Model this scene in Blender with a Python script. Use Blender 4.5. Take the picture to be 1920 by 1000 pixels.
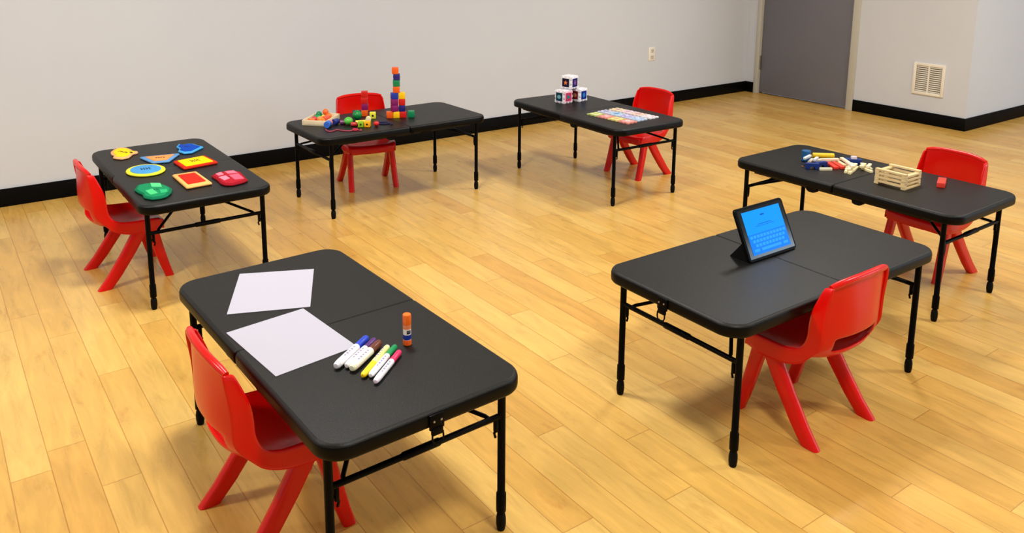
import bpy, bmesh, math, random
from mathutils import Vector, Matrix
from math import sin, cos, pi, radians
random.seed(7)
K = 0.84                      # drawing units -> metres
C = bpy.context.scene.collection
for o in list(bpy.data.objects): bpy.data.objects.remove(o)

# ------------------------------------------------------------------ camera
YAW = math.atan2(0.57802421, 0.81601961)      # room axes against the camera's ground direction
cam_d = bpy.data.cameras.new('camera'); cam = bpy.data.objects.new('camera', cam_d); C.objects.link(cam)
cam_d.sensor_fit = 'HORIZONTAL'; cam_d.sensor_width = 36.0
cam_d.lens = 1557.813/1920*36
cam_d.shift_x = 0.01246; cam_d.shift_y = -0.16379
cam_d.clip_start = 0.02; cam_d.clip_end = 60
_p, _r = 0.1922459, 0.0044377
fw = Vector((0, cos(_p), -sin(_p))); up = Vector((0, sin(_p), cos(_p))); rt = Vector((1, 0, 0))
r2 = cos(_r)*rt + sin(_r)*up; u2 = -sin(_r)*rt + cos(_r)*up
RZ = Matrix.Rotation(-YAW, 3, 'Z')
m3 = Matrix((RZ@r2, RZ@u2, RZ@(-fw))).transposed()
cam.matrix_world = Matrix.Translation((0, 0, 1.71393*K)) @ m3.to_4x4()
bpy.context.scene.camera = cam

# ------------------------------------------------------------------ view, world, lamps
sc = bpy.context.scene
sc.view_settings.view_transform = 'Standard'; sc.view_settings.look = 'None'
sc.view_settings.exposure = 0.0; sc.view_settings.gamma = 1.0
sc.view_settings.use_curve_mapping = False
w = bpy.data.worlds.new('world'); sc.world = w; w.use_nodes = True
w.node_tree.nodes['Background'].inputs[0].default_value = (0.80, 0.88, 1.0, 1)
w.node_tree.nodes['Background'].inputs[1].default_value = 1.5
CEIL = 3.25
def lamp(name, x, y, z, sx, sy, power, col=(1, 1, .97), rot=(0, 0, 0), spread=180):
    d = bpy.data.lights.new(name, 'AREA'); d.shape = 'RECTANGLE'
    d.size = sx*K; d.size_y = sy*K; d.energy = power; d.color = col; d.spread = radians(spread)
    o = bpy.data.objects.new(name, d); C.objects.link(o)
    o.location = (x*K, y*K, z*K); o.rotation_euler = rot
    return o
LAMPS = [(1.3, 3.3, 56), (4.9, 3.3, 46), (1.3, 0.2, 48), (4.9, 0.2, 42), (-1.4, 3.4, 46), (7.4, 1.4, 22)]
for (lx, ly, lp) in LAMPS:
    lamp('ceiling_panel_lamp', lx, ly, CEIL-0.035, 0.52, 0.52, lp)
lamp('daylight', 9.3, -2.93, 1.45, 2.6, 1.9, 65, (.66, .83, 1.0), (radians(90), 0, 0))

# ------------------------------------------------------------------ materials
def lin(c):
    return tuple((v/255/12.92 if v/255 <= .04045 else ((v/255+.055)/1.055)**2.4) for v in c)
MATS = {}
def mat(name, rgb, rough=.5, spec=.5, metal=0, noise=0, nscale=30, bump=0, bscale=200, emit=0, coat=0):
    if name in MATS: return MATS[name]
    m = bpy.data.materials.new(name); m.use_nodes = True; N = m.node_tree.nodes; L = m.node_tree.links
    b = N['Principled BSDF']; c = lin(rgb)
    b.inputs['Base Color'].default_value = (*c, 1); b.inputs['Roughness'].default_value = rough
    b.inputs['Specular IOR Level'].default_value = spec; b.inputs['Metallic'].default_value = metal
    b.inputs['Coat Weight'].default_value = coat
    tc = N.new('ShaderNodeTexCoord')
    if noise:
        n = N.new('ShaderNodeTexNoise'); n.inputs['Scale'].default_value = nscale; n.inputs['Detail'].default_value = 4
        L.new(tc.outputs['Object'], n.inputs['Vector'])
        mr = N.new('ShaderNodeMapRange'); mr.inputs['From Min'].default_value = .3; mr.inputs['From Max'].default_value = .7
        mr.inputs['To Min'].default_value = 1-noise; mr.inputs['To Max'].default_value = 1+noise
        L.new(n.outputs['Fac'], mr.inputs['Value'])
        mx = N.new('ShaderNodeVectorMath'); mx.operation = 'SCALE'; mx.inputs[0].default_value = c
        L.new(mr.outputs[0], mx.inputs['Scale']); L.new(mx.outputs[0], b.inputs['Base Color'])
    if bump:
        n = N.new('ShaderNodeTexNoise'); n.inputs['Scale'].default_value = bscale; n.inputs['Detail'].default_value = 3
        L.new(tc.outputs['Object'], n.inputs['Vector'])
        bp = N.new('ShaderNodeBump'); bp.inputs['Strength'].default_value = bump; bp.inputs['Distance'].default_value = .001
        L.new(n.outputs['Fac'], bp.inputs['Height']); L.new(bp.outputs[0], b.inputs['Normal'])
    if emit:
        b.inputs['Emission Color'].default_value = (*c, 1); b.inputs['Emission Strength'].default_value = emit
    MATS[name] = m; return m

def floor_mat():
    m = bpy.data.materials.new('maple_floor'); m.use_nodes = True; N = m.node_tree.nodes; L = m.node_tree.links
    b = N['Principled BSDF']
    def math_(op, a, b_=None, c_=None):
        n = N.new('ShaderNodeMath'); n.operation = op
        for i, v in enumerate((a, b_, c_)):
            if v is None: continue
            if isinstance(v, (int, float)): n.inputs[i].default_value = v
            else: L.new(v, n.inputs[i])
        return n.outputs[0]
    tc = N.new('ShaderNodeTexCoord'); sp = N.new('ShaderNodeSeparateXYZ'); L.new(tc.outputs['Object'], sp.inputs[0])
    X, Y = sp.outputs[0], sp.outputs[1]
    PW, PL = .118*K, 1.2*K
    a = math_('DIVIDE', math_('SUBTRACT', X, .217*K), PW)
    row = math_('FLOOR', a); fx = math_('FRACT', a)
    def wn(v3):
        n = N.new('ShaderNodeTexWhiteNoise'); n.noise_dimensions = '2D'
        cb = N.new('ShaderNodeCombineXYZ')
        for i, v in enumerate(v3):
            if isinstance(v, (int, float)): cb.inputs[i].default_value = v
            else: L.new(v, cb.inputs[i])
        L.new(cb.outputs[0], n.inputs['Vector']); return n.outputs['Value']
    offs = [.54, .24, .98, .46, .15, .82, .30, 1.19, .62, .05, .44, 1.02, .863, .37, .67, .05, .485, .86, 1.175, .40, .93, .62, .163, .80, .30, 1.05, .423]
    rp = N.new('ShaderNodeValToRGB'); rp.color_ramp.interpolation = 'CONSTANT'; n_ = len(offs)
    rowm = math_('FLOORED_MODULO', row, float(n_)); L.new(math_('DIVIDE', math_('ADD', rowm, .5), float(n_)), rp.inputs[0])
    for i_, v_ in enumerate(offs):
        el = rp.color_ramp.elements[0] if i_ == 0 else (rp.color_ramp.elements[-1] if i_ == n_-1 else rp.color_ramp.elements.new(i_/n_))
        el.position = i_/n_; el.color = (v_/1.2, v_/1.2, v_/1.2, 1)
    sx = N.new('ShaderNodeSeparateXYZ'); L.new(rp.outputs[0], sx.inputs[0]); off = sx.outputs[0]
    bb = math_('SUBTRACT', math_('DIVIDE', Y, PL), off)
    colm = math_('FLOOR', bb); fy = math_('FRACT', bb)
    rnd = wn((row, colm, 0)); rnd2 = wn((math_('ADD', row, 31.7), colm, 0))
    # grain coordinates stretched along the board, shifted per board
    cb = N.new('ShaderNodeCombineXYZ')
    L.new(math_('ADD', math_('MULTIPLY', X, 16), math_('MULTIPLY', rnd, 37)), cb.inputs[0])
    L.new(math_('ADD', math_('MULTIPLY', Y, 2.6), math_('MULTIPLY', rnd2, 51)), cb.inputs[1])
    g = N.new('ShaderNodeTexNoise'); g.inputs['Scale'].default_value = 1.5; g.inputs['Detail'].default_value = 6
    g.inputs['Roughness'].default_value = .6; g.inputs['Distortion'].default_value = .9; L.new(cb.outputs[0], g.inputs['Vector'])
    cb2 = N.new('ShaderNodeCombineXYZ')
    L.new(math_('ADD', math_('MULTIPLY', X, 110), math_('MULTIPLY', rnd, 90)), cb2.inputs[0])
    L.new(math_('MULTIPLY', Y, 5), cb2.inputs[1])
    g2 = N.new('ShaderNodeTexNoise'); g2.inputs['Scale'].default_value = 1; g2.inputs['Detail'].default_value = 3; L.new(cb2.outputs[0], g2.inputs['Vector'])
    # knots and mineral streaks
    cb3 = N.new('ShaderNodeCombineXYZ')
    L.new(math_('ADD', math_('MULTIPLY', X, 9), math_('MULTIPLY', rnd2, 20)), cb3.inputs[0])
    L.new(math_('ADD', math_('MULTIPLY', Y, 3.2), math_('MULTIPLY', rnd, 60)), cb3.inputs[1])
    g3 = N.new('ShaderNodeTexNoise'); g3.inputs['Scale'].default_value = 1; g3.inputs['Detail'].default_value = 5; g3.inputs['Roughness'].default_value = .65
    L.new(cb3.outputs[0], g3.inputs['Vector'])
    r = N.new('ShaderNodeValToRGB'); L.new(rnd, r.inputs[0])
    e = r.color_ramp.elements
    e[0].position = 0; e[0].color = FLOOR_A
    e[1].position = 1; e[1].color = FLOOR_B
    x = r.color_ramp.elements.new(.5); x.color = FLOOR_M
    def mul(col, fac, lo, hi, fmin=.3, fmax=.7):
        mr = N.new('ShaderNodeMapRange'); mr.inputs['From Min'].default_value = fmin; mr.inputs['From Max'].default_value = fmax
        mr.inputs['To Min'].default_value = lo; mr.inputs['To Max'].default_value = hi; L.new(fac, mr.inputs['Value'])
        v = N.new('ShaderNodeVectorMath'); v.operation = 'SCALE'; L.new(col, v.inputs[0]); L.new(mr.outputs[0], v.inputs['Scale'])
        return v.outputs[0]
    col = mul(r.outputs[0], g.outputs['Fac'], .84, 1.11)
    col = mul(col, g2.outputs['Fac'], .965, 1.03)
    dk = N.new('ShaderNodeMapRange'); dk.inputs['From Min'].default_value = .60; dk.inputs['From Max'].default_value = .74; L.new(g3.outputs['Fac'], dk.inputs['Value'])
    mxk = N.new('ShaderNodeMixRGB'); mxk.blend_type = 'MULTIPLY'; L.new(math_('MULTIPLY', dk.outputs[0], .75), mxk.inputs[0])
    L.new(col, mxk.inputs[1]); mxk.inputs[2].default_value = (.72, .55, .42, 1)
    # joints
    dx = math_('MULTIPLY', math_('MINIMUM', fx, math_('SUBTRACT', 1, fx)), PW)
    dy = math_('MULTIPLY', math_('MINIMUM', fy, math_('SUBTRACT', 1, fy)), PL)
    d = math_('MINIMUM', dx, dy)
    j = N.new('ShaderNodeMapRange'); j.inputs['From Min'].default_value = .0002; j.inputs['From Max'].default_value = .0022
    j.inputs['To Min'].default_value = 1; j.inputs['To Max'].default_value = 0; L.new(d, j.inputs['Value'])
    mj = N.new('ShaderNodeMixRGB'); mj.blend_type = 'MULTIPLY'; L.new(math_('MULTIPLY', j.outputs[0], .8), mj.inputs[0])
    L.new(mxk.outputs[0], mj.inputs[1]); mj.inputs[2].default_value = (.55, .40, .28, 1)
    L.new(mj.outputs[0], b.inputs['Base Color'])
    rr = N.new('ShaderNodeMapRange'); rr.inputs['To Min'].default_value = .22; rr.inputs['To Max'].default_value = .36
    L.new(g.outputs['Fac'], rr.inputs['Value']); L.new(rr.outputs[0], b.inputs['Roughness'])
    b.inputs['Specular IOR Level'].default_value = .5
    bp = N.new('ShaderNodeBump'); bp.inputs['Strength'].default_value = .12; bp.inputs['Distance'].default_value = .002
    L.new(math_('SUBTRACT', g2.outputs['Fac'], j.outputs[0]), bp.inputs['Height']); L.new(bp.outputs[0], b.inputs['Normal'])
    return m
FLOOR_A = (.60, .325, .068, 1); FLOOR_M = (.655, .383, .088, 1); FLOOR_B = (.70, .440, .118, 1)
M_floor = floor_mat()
M_wall = mat('wall_paint', (205, 209, 216), .7, .3, noise=.02, nscale=1.2, bump=.25, bscale=260)
M_ceil = mat('ceiling_paint', (225, 223, 216), .8)
M_base = mat('black_rubber', (5, 5, 6), .5, .08)
M_door = mat('door_grey_paint', (112, 112, 121), .5, .4, noise=.03, nscale=2)
M_jamb = mat('door_frame_paint', (190, 188, 176), .45, .4)
M_hinge = mat('hinge_steel', (130, 128, 120), .35, .5, metal=.8)
M_white = mat('white_plastic', (236, 230, 216), .4, .5)
M_dark = mat('dark_gap', (22, 22, 22), .8, .2)
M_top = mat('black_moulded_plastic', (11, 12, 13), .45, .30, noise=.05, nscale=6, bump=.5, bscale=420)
M_edge_shade = mat('smooth_plastic_edge_shade', (4, 4, 4), .4, .12)  # same plastic as the tops, colour darkened to paint in the shaded sides
M_leg = mat('black_powder_coated_steel', (3, 3, 4), .4, .07)
M_foot = mat('black_rubber_foot', (5, 5, 6), .6, .12)
M_rail = mat('dark_steel_rail', (14, 14, 15), .4, .2)
M_rivet = mat('steel_rivet', (170, 170, 170), .3, .6, metal=1)
M_chair = mat('red_plastic', (212, 8, 4), .26, .35, noise=.03, nscale=8, bump=.12, bscale=500)
M_paper = mat('white_paper', (174, 173, 186), .8, .2)

# ------------------------------------------------------------------ mesh helpers
class MB:
    def __init__(s): s.bm = bmesh.new()
    def box(s, c, d, rz=0, bev=0, M=None):
        r = bmesh.ops.create_cube(s.bm, size=1); vs = r['verts']
        T = Matrix.Translation(c) @ Matrix.Rotation(rz, 4, 'Z') @ Matrix.Diagonal((*d, 1))
        if M is not None: T = M @ T
        bmesh.ops.transform(s.bm, matrix=T, verts=vs)
        if bev:
            es = {e for v in vs for e in v.link_edges}
            bmesh.ops.bevel(s.bm, geom=list(es), offset=bev, segments=2, affect='EDGES', profile=.5)
        return s
    def tube(s, pts, r, seg=12, cap=True, closed=False):
        pts = [Vector(p) for p in pts]; n = len(pts); rings = []
        rs = r if isinstance(r, (list, tuple)) else [r]*n
        prev = None
        for i, p in enumerate(pts):
            if closed: t = pts[(i+1) % n]-pts[i-1]
            else: t = pts[min(i+1, n-1)]-pts[max(i-1, 0)]
            t.normalize()
            if prev is None:
                a = Vector((0, 0, 1)) if abs(t.z) < .9 else Vector((1, 0, 0))
                nrm = t.cross(a).normalized()
            else:
                nrm = (prev - t*prev.dot(t)).normalized()
            prev = nrm; bn = t.cross(nrm)
            rings.append([s.bm.verts.new(p + rs[i]*(cos(2*pi*k/seg)*nrm + sin(2*pi*k/seg)*bn)) for k in range(seg)])
        m = n if closed else n-1
        for i in range(m):
            A, B = rings[i], rings[(i+1) % n]
            for k in range(seg): s.bm.faces.new((A[k], A[(k+1) % seg], B[(k+1) % seg], B[k]))
        if cap and not closed:
            s.bm.faces.new(rings[0][::-1]); s.bm.faces.new(rings[-1])
        return s
    def lathe(s, prof, seg=20, M=None, c=(0, 0, 0)):
        rings = []
        M = M or Matrix.Identity(4); c = Vector(c)
        for (r, z) in prof:
            if r < 1e-6: rings.append([s.bm.verts.new(M @ (c+Vector((0, 0, z))))])
            else: rings.append([s.bm.verts.new(M @ (c+Vector((r*cos(2*pi*k/seg), r*sin(2*pi*k/seg), z)))) for k in range(seg)])
        for A, B in zip(rings, rings[1:]):
            for k in range(seg):
                k2 = (k+1) % seg
                if len(A) == 1 and len(B) == 1: continue
                if len(A) == 1: s.bm.faces.new((A[0], B[k2], B[k]))
                elif len(B) == 1: s.bm.faces.new((A[k], A[k2], B[0]))
                else: s.bm.faces.new((A[k], A[k2], B[k2], B[k]))
        if len(rings[0]) > 1: s.bm.faces.new(rings[0][::-1])
        if len(rings[-1]) > 1: s.bm.faces.new(rings[-1])
        return s
    def loft(s, loops):
        R = [[s.bm.verts.new(p) for p in L] for L in loops]; n = len(R[0])
        for A, B in zip(R, R[1:]):
            for k in range(n): s.bm.faces.new((A[k], A[(k+1) % n], B[(k+1) % n], B[k]))
        s.bm.faces.new(R[0][::-1]); s.bm.faces.new(R[-1])
        return s
    def build(s, name, m, parent=None, loc=(0, 0, 0), rot=(0, 0, 0), smooth=35, xf=None):
        bm = s.bm
        if xf is not None: bmesh.ops.transform(bm, matrix=xf, verts=bm.verts)
        bmesh.ops.transform(bm, matrix=Matrix.Scale(K, 4), verts=bm.verts)
        bmesh.ops.recalc_face_normals(bm, faces=bm.faces)
        if smooth:
            for f in bm.faces: f.smooth = True
            a = radians(smooth)
            for e in bm.edges:
                e.smooth = len(e.link_faces) == 2 and e.calc_face_angle(0) < a
        me = bpy.data.meshes.new(name); bm.to_mesh(me); bm.free()
        me.materials.append(m)
        o = bpy.data.objects.new(name, me); C.objects.link(o)
        o.location = Vector(loc)*K; o.rotation_euler = rot
        if parent: o.parent = parent
        return o
def tag(o, label=None, cat=None, group=None, kind=None):
    if label: o['label'] = label
    if cat: o['category'] = cat
    if group: o['group'] = group
    if kind: o['kind'] = kind
    return o
def thing(name, label, cat, loc=(0, 0, 0), rz=0, group=None):
    o = bpy.data.objects.new(name, None); C.objects.link(o); o.empty_display_size = .05
    o.location = Vector(loc)*K; o.rotation_euler = (0, 0, rz)
    return tag(o, label, cat, group)
def copy_tree(o, parent=None):
    c = o.copy(); C.objects.link(c); c.parent = parent
    for ch in [x for x in bpy.data.objects if x.parent == o]: copy_tree(ch, c)
    return c
def struct(o): o['kind'] = 'structure'; return o

# ------------------------------------------------------------------ the room  (x along the back wall, y away from the camera)
S0, S1, T0, TB, TC, SD = -3.2, 11.0, -3.0, 6.006, 3.565, 7.70
WH = CEIL; th = .12
struct(MB().box(((S0+S1)/2, (T0+TB)/2, -.05), (S1-S0+.3, TB-T0+.3, .1)).build('floor', M_floor, smooth=0))
struct(MB().box(((S0+S1)/2, (T0+TB)/2, CEIL+.05), (S1-S0+.3, TB-T0+.3, .1)).build('ceiling', M_ceil, smooth=0))
struct(MB().box(((S0+SD)/2, TB+th/2, WH/2), (SD-S0+.24, th, WH)).build('wall_back', M_wall, smooth=0))
DL, DR, DH = 5.885, 4.667, 2.50           # door frame extents on the door wall
b = MB()
b.box((SD+th/2, (TB+DL)/2, WH/2), (th, TB-DL, WH))
b.box((SD+th/2, (DR+TC)/2, WH/2), (th, DR-TC, WH))
b.box((SD+th/2, (DL+DR)/2, (WH+DH)/2), (th, DL-DR, WH-DH))
struct(b.build('wall_right', M_wall, smooth=0))
struct(MB().box(((SD+S1)/2+th/2, TC+th/2, WH/2), (S1-SD-th, th, WH)).build('wall_far_right', M_wall, smooth=0))
struct(MB().box((S0-th/2, (T0+TB)/2, WH/2), (th, TB-T0, WH)).build('wall_left', M_wall, smooth=0))
struct(MB().box((S1+th/2, (T0+TC)/2, WH/2), (th, TC-T0, WH)).build('wall_end', M_wall, smooth=0))
b = MB()                                   # wall behind the camera, with a window opening
WX0, WX1, WZ0, WZ1 = 8.0, 10.6, .5, 2.4
b.box(((S0+WX0)/2, T0-th/2, WH/2), (WX0-S0, th, WH)); b.box(((S1+WX1)/2, T0-th/2, WH/2), (S1-WX1, th, WH))
b.box(((WX0+WX1)/2, T0-th/2, WZ0/2), (WX1-WX0, th, WZ0)); b.box(((WX0+WX1)/2, T0-th/2, (WH+WZ1)/2), (WX1-WX0, th, WH-WZ1))
struct(b.build('wall_near', M_wall, smooth=0))
b = MB()
for x in (WX0+.03, (WX0+WX1)/2, WX1-.03): b.box((x, T0-th/2, (WZ0+WZ1)/2), (.06, .08, WZ1-WZ0))
for z in (WZ0+.03, WZ1-.03): b.box(((WX0+WX1)/2, T0-th/2, z), (WX1-WX0-.06, .08, .06))
struct(b.build('window_1', M_jamb, smooth=0))
BH, BT = .117, .012
struct(MB().box(((S0+SD)/2, TB-BT/2, BH/2), (SD-S0, BT, BH), bev=.002).build('baseboard_back', M_base))
struct(MB().box((SD-BT/2, (TB-BT+DL)/2, BH/2), (BT, TB-BT-DL, BH), bev=.002).build('baseboard_corner', M_base))
struct(MB().box((SD-BT/2, (DR+TC-BT)/2, BH/2), (BT, DR-TC+BT, BH), bev=.002).build('baseboard_right', M_base))
struct(MB().box(((SD+S1)/2, TC-BT/2, BH/2), (S1-SD, BT, BH), bev=.002).build('baseboard_far_right', M_base))
# door with painted steel frame
dr = bpy.data.objects.new('door_1', None); C.objects.link(dr); struct(dr); dr.location = (SD*K, (DL+DR)/2*K, 0)
dl, dd = (DL-DR)/2, .012
b = MB()
for s_, wd in ((1, .05), (-1, .072)): b.box((.035, s_*(dl-wd/2), DH/2), (.11, wd, DH), bev=.004)
b.box((.035, 0, DH-.035), (.11, 2*dl-.12, .07), bev=.004)
b.build('door_frame', M_jamb, dr)
MB().box((.045, .011, (DH-.07+.014)/2), (.045, 2*dl-.05-.072-.008, DH-.07-.016), bev=.002).build('door_leaf', M_door, dr)
MB().box((.09, 0, DH/2-.02), (.012, 2*dl-.1, DH-.045)).build('door_gap_blocker', M_dark, dr, smooth=0)  # dark sheet added behind the leaf to keep sky light out of the gap
for z in (.35, 1.25, 2.2):
    MB().tube([(.012, dl-.053, z-.075), (.012, dl-.053, z+.075)], .011, 10).build('hinge', M_hinge, dr)
b = MB().box((-.035, -dl+.16, 1.22), (.012, .05, .05), bev=.004).tube([(-.0, -dl+.16, 1.22), (-.05, -dl+.16, 1.22)], .011, 10)
b.tube([(-.05, -dl+.16, 1.22), (-.05, -dl+.29, 1.22)], .011, 10); b.build('door_handle', M_hinge, dr)

# wall outlet
t = thing('wall_outlet', 'white electrical outlet on the long grey wall left of the corner', 'outlet', (6.168, TB, .545))
MB().box((0, -.004, 0), (.092, .008, .142), bev=.003).build('cover_plate', M_white, t)
for z in (-.033, .033):
    r = MB().box((0, -.0095, z), (.045, .005, .043), bev=.002).build('receptacle', mat('outlet_face', (214, 207, 190), .4), t)
    b = MB(); b.box((-.009, -.0125, z+.004), (.004, .002, .014)); b.box((.009, -.0125, z+.004), (.004, .002, .012)); b.box((0, -.0125, z-.013), (.006, .002, .006))
    b.build('slot', M_dark, r, smooth=0)
# return-air vent: frame, mullion and two banks of louvers
t = thing('air_vent', 'square white louvered air vent low on the wall right of the grey door', 'vent', (SD, 3.928, .427))
hw, hh = .148, .150
b = MB()
for s_ in (-1, 1): b.box((-.008, s_*(hw-.014), 0), (.016, .028, 2*hh), bev=.003)
for s_ in (-1, 1): b.box((-.008, 0, s_*(hh-.014)), (.016, 2*hw-.05, .028), bev=.003)
b.box((-.008, 0, 0), (.012, .016, 2*hh-.05)); b.build('vent_frame', M_white, t)
MB().box((-.0015, 0, 0), (.003, 2*hw-.04, 2*hh-.04)).build('duct_back', mat('duct_shadow_grey', (120, 112, 100), .8), t, smooth=0)
for s_ in (-1, 1):
    b = MB()
    for k in range(13):
        z = -hh+.036+k*(2*hh-.072)/12
        b.box((0, 0, 0), (.0105, .105, .0035), M=Matrix.Translation((-.008, s_*.063, z)) @ Matrix.Rotation(radians(-42), 4, 'Y'))
    b.build('louver_bank', M_white, t, smooth=0)

# ------------------------------------------------------------------ folding tables
H, HL, HW = .52, .61, .308
def half_outline(ins, z, sgn):
    """one half of the top: seam at y=0, rounded outer corners"""
    x = HW-ins; y1 = HL-ins; y0 = .0012+ins*.28; r = .078-ins; r0 = .008
    P = []
    def arc(cx, cy, rr, a0, a1, n):
        for k in range(n+1):
            a = radians(a0+(a1-a0)*k/n); P.append((cx+rr*cos(a), cy+rr*sin(a)))
    arc(x-r, y1-r, r, 0, 90, 10); arc(-x+r, y1-r, r, 90, 180, 10)
    arc(-x+r0, y0+r0, r0, 180, 270, 3); arc(x-r0, y0+r0, r0, 270, 360, 3)
    return [(a*sgn, b_*sgn, z) for a, b_ in P]
def make_table():
    t = thing('folding_table', 'proto', 'table')
    for sgn in (1, -1):
        prof = [(.012, .4745), (.004, .476), (.001, .480), (0, .486), (0, .505), (.002, .512), (.006, .5175), (.012, H), (.0135, H)]
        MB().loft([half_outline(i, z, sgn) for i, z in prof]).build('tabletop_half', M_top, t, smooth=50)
        th_ = [o for o in C.objects if o.parent == t][-1].data; th_.materials.append(M_edge_shade)
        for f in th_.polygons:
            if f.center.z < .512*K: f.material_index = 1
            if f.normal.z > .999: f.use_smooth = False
    for sx in (1, -1):       # steel side rails and hinge brackets under the long edges
        MB().box((sx*.272, 0, .468), (.016, .96, .014), bev=.002).build('side_rail', M_rail, t)
        for sy in (1, -1):
            MB().loft([[(sx*.262, sy*(.13+a), z), (sx*.288, sy*(.13+a), z), (sx*.288, sy*(.13-a2), z), (sx*.262, sy*(.13-a2), z)] for z, a, a2 in ((.474, .035, .035), (.452, .02, .03), (.446, .008, .016))]).build('hinge_bracket', M_foot, t)
    for sy in (1, -1):
        for sx in (1, -1):
            x, y = sx*.269, sy*.535
            lg = MB().lathe([(.0118, .472), (.0118, .125), (.0148, .120), (.0152, .085), (.0148, .062), (.0100, .058), (.0100, .05)], 16, c=(x, y, 0)).build('leg', M_leg, t)
            MB().lathe([(.0095, .056), (.0125, .052), (.0148, .038), (.0148, .020), (.0125, .004), (.0110, .0005), (0, .0005)], 16, c=(x, y, 0)).build('foot_cap', M_foot, lg)
            MB().box((x-sx*.02, y, .345), (.012, .014, .04), bev=.003).tube([(x-sx*.012, y, .34), (x-sx*.026, y, .322), (x-sx*.022, y, .308)], .004, 8).build('lock_clip', M_leg, t)
        MB().tube([(-.262, sy*.535, .370), (-.06, sy*.535, .370), (-.055, sy*.535, .370), (.055, sy*.535, .370), (.06, sy*.535, .370), (.262, sy*.535, .370)], [.0088, .0088, .0115, .0115, .0088, .0088], 12).build('crossbar', M_leg, t)
        for sx in (1, -1):
            MB().tube([(sx*.228, sy*.533, .370), (sx*.222, sy*.52, .376), (sx*.012, sy*.262, .463)], .0066, 10).build('brace', M_leg, t)
        MB().box((0, sy*.262, .466), (.05, .03, .018), bev=.004).build('brace_pivot', M_leg, t)
    return t
def d_handle(parent, x, y, ax):
    """latch plate, two rivets and a hanging D ring; ax = outward direction angle"""
    Mx = Matrix.Translation((x, y, 0)) @ Matrix.Rotation(ax, 4, 'Z')      # local +x = outward
    h = MB().box((.0035, 0, .492), (.007, .044, .042), bev=.002).box((.005, 0, .466), (.010, .034, .022), bev=.003).build('latch_plate', M_leg, parent, xf=Mx)
    b = MB()
    for s_ in (-1, 1): b.box((.009, s_*.011, .496), (.004, .006, .006), bev=.002)
    b.build('rivet', M_rivet, h, xf=Mx)
    pts = [(.008, -.016, .462), (.009, -.017, .446), (.010, -.013, .436), (.010, 0, .433), (.010, .013, .436), (.009, .017, .446), (.008, .016, .462)]
    MB().tube(pts, .0026, 8).build('carry_ring', M_leg, parent, xf=Mx)
ROT = -YAW
def W(x, y): return (x*cos(ROT)-y*sin(ROT), x*sin(ROT)+y*cos(ROT))
TP = {'T1': (-.52594, 2.42807, .64520), 'T6': (1.05996, 2.99319, -.95813), 'T2': (-1.70004, 4.21426, .62204),
      'T3': (-.74752, 5.43282, .63191-pi/2), 'T4': (.67188, 5.77139, .58168), 'T5': (1.89423, 4.12710, .62658)}
TL = {'T1': 'black folding table with white paper and markers, nearest on the left',
      'T2': 'black folding table by the long wall with colourful shape cushions laid on it',
      'T3': 'black folding table holding the tower of coloured cubes and a bead tray',
      'T4': 'black folding table near the corner with foam puzzle cubes and letter tiles',
      'T5': 'black folding table at right with loose wooden blocks and a plank crate',
      'T6': 'black folding table with the upright tablet on it'}
proto = make_table(); TB_ = {}; TM = {}
for i, n in enumerate(('T1', 'T2', 'T3', 'T4', 'T5', 'T6')):
    o = proto if i == 0 else copy_tree(proto)
    x, y, a = TP[n]; X, Y = W(x, y)
    o.location = (X*K, Y*K, 0); o.rotation_euler = (0, 0, a+ROT); tag(o, TL[n], 'table', 'black folding tables'); TB_[n] = o
    TM[n] = Matrix.Translation((X, Y, 0)) @ Matrix.Rotation((a+(pi/2 if n == 'T3' else 0))+ROT, 4, 'Z')
for n in ('T1', 'T6'): d_handle(TB_[n], 0, -HL, -pi/2)
MB().tube([(HW+.001, -.004, .500), (HW+.006, -.008, .482), (HW+.006, .0, .470), (HW+.006, .008, .482), (HW+.001, .004, .500)], .0026, 8).build('seam_loop', M_leg, TB_['T3'], xf=Matrix.Translation((0, .01, 0)))
def put(n, x, y, z=H, a=0):
    """table-local place -> (location, heading) in the room"""
    v = TM[n] @ Vector((x, y, z)); M = TM[n]
    return tuple(v), math.atan2(M[1][0], M[0][0])+a

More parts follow.
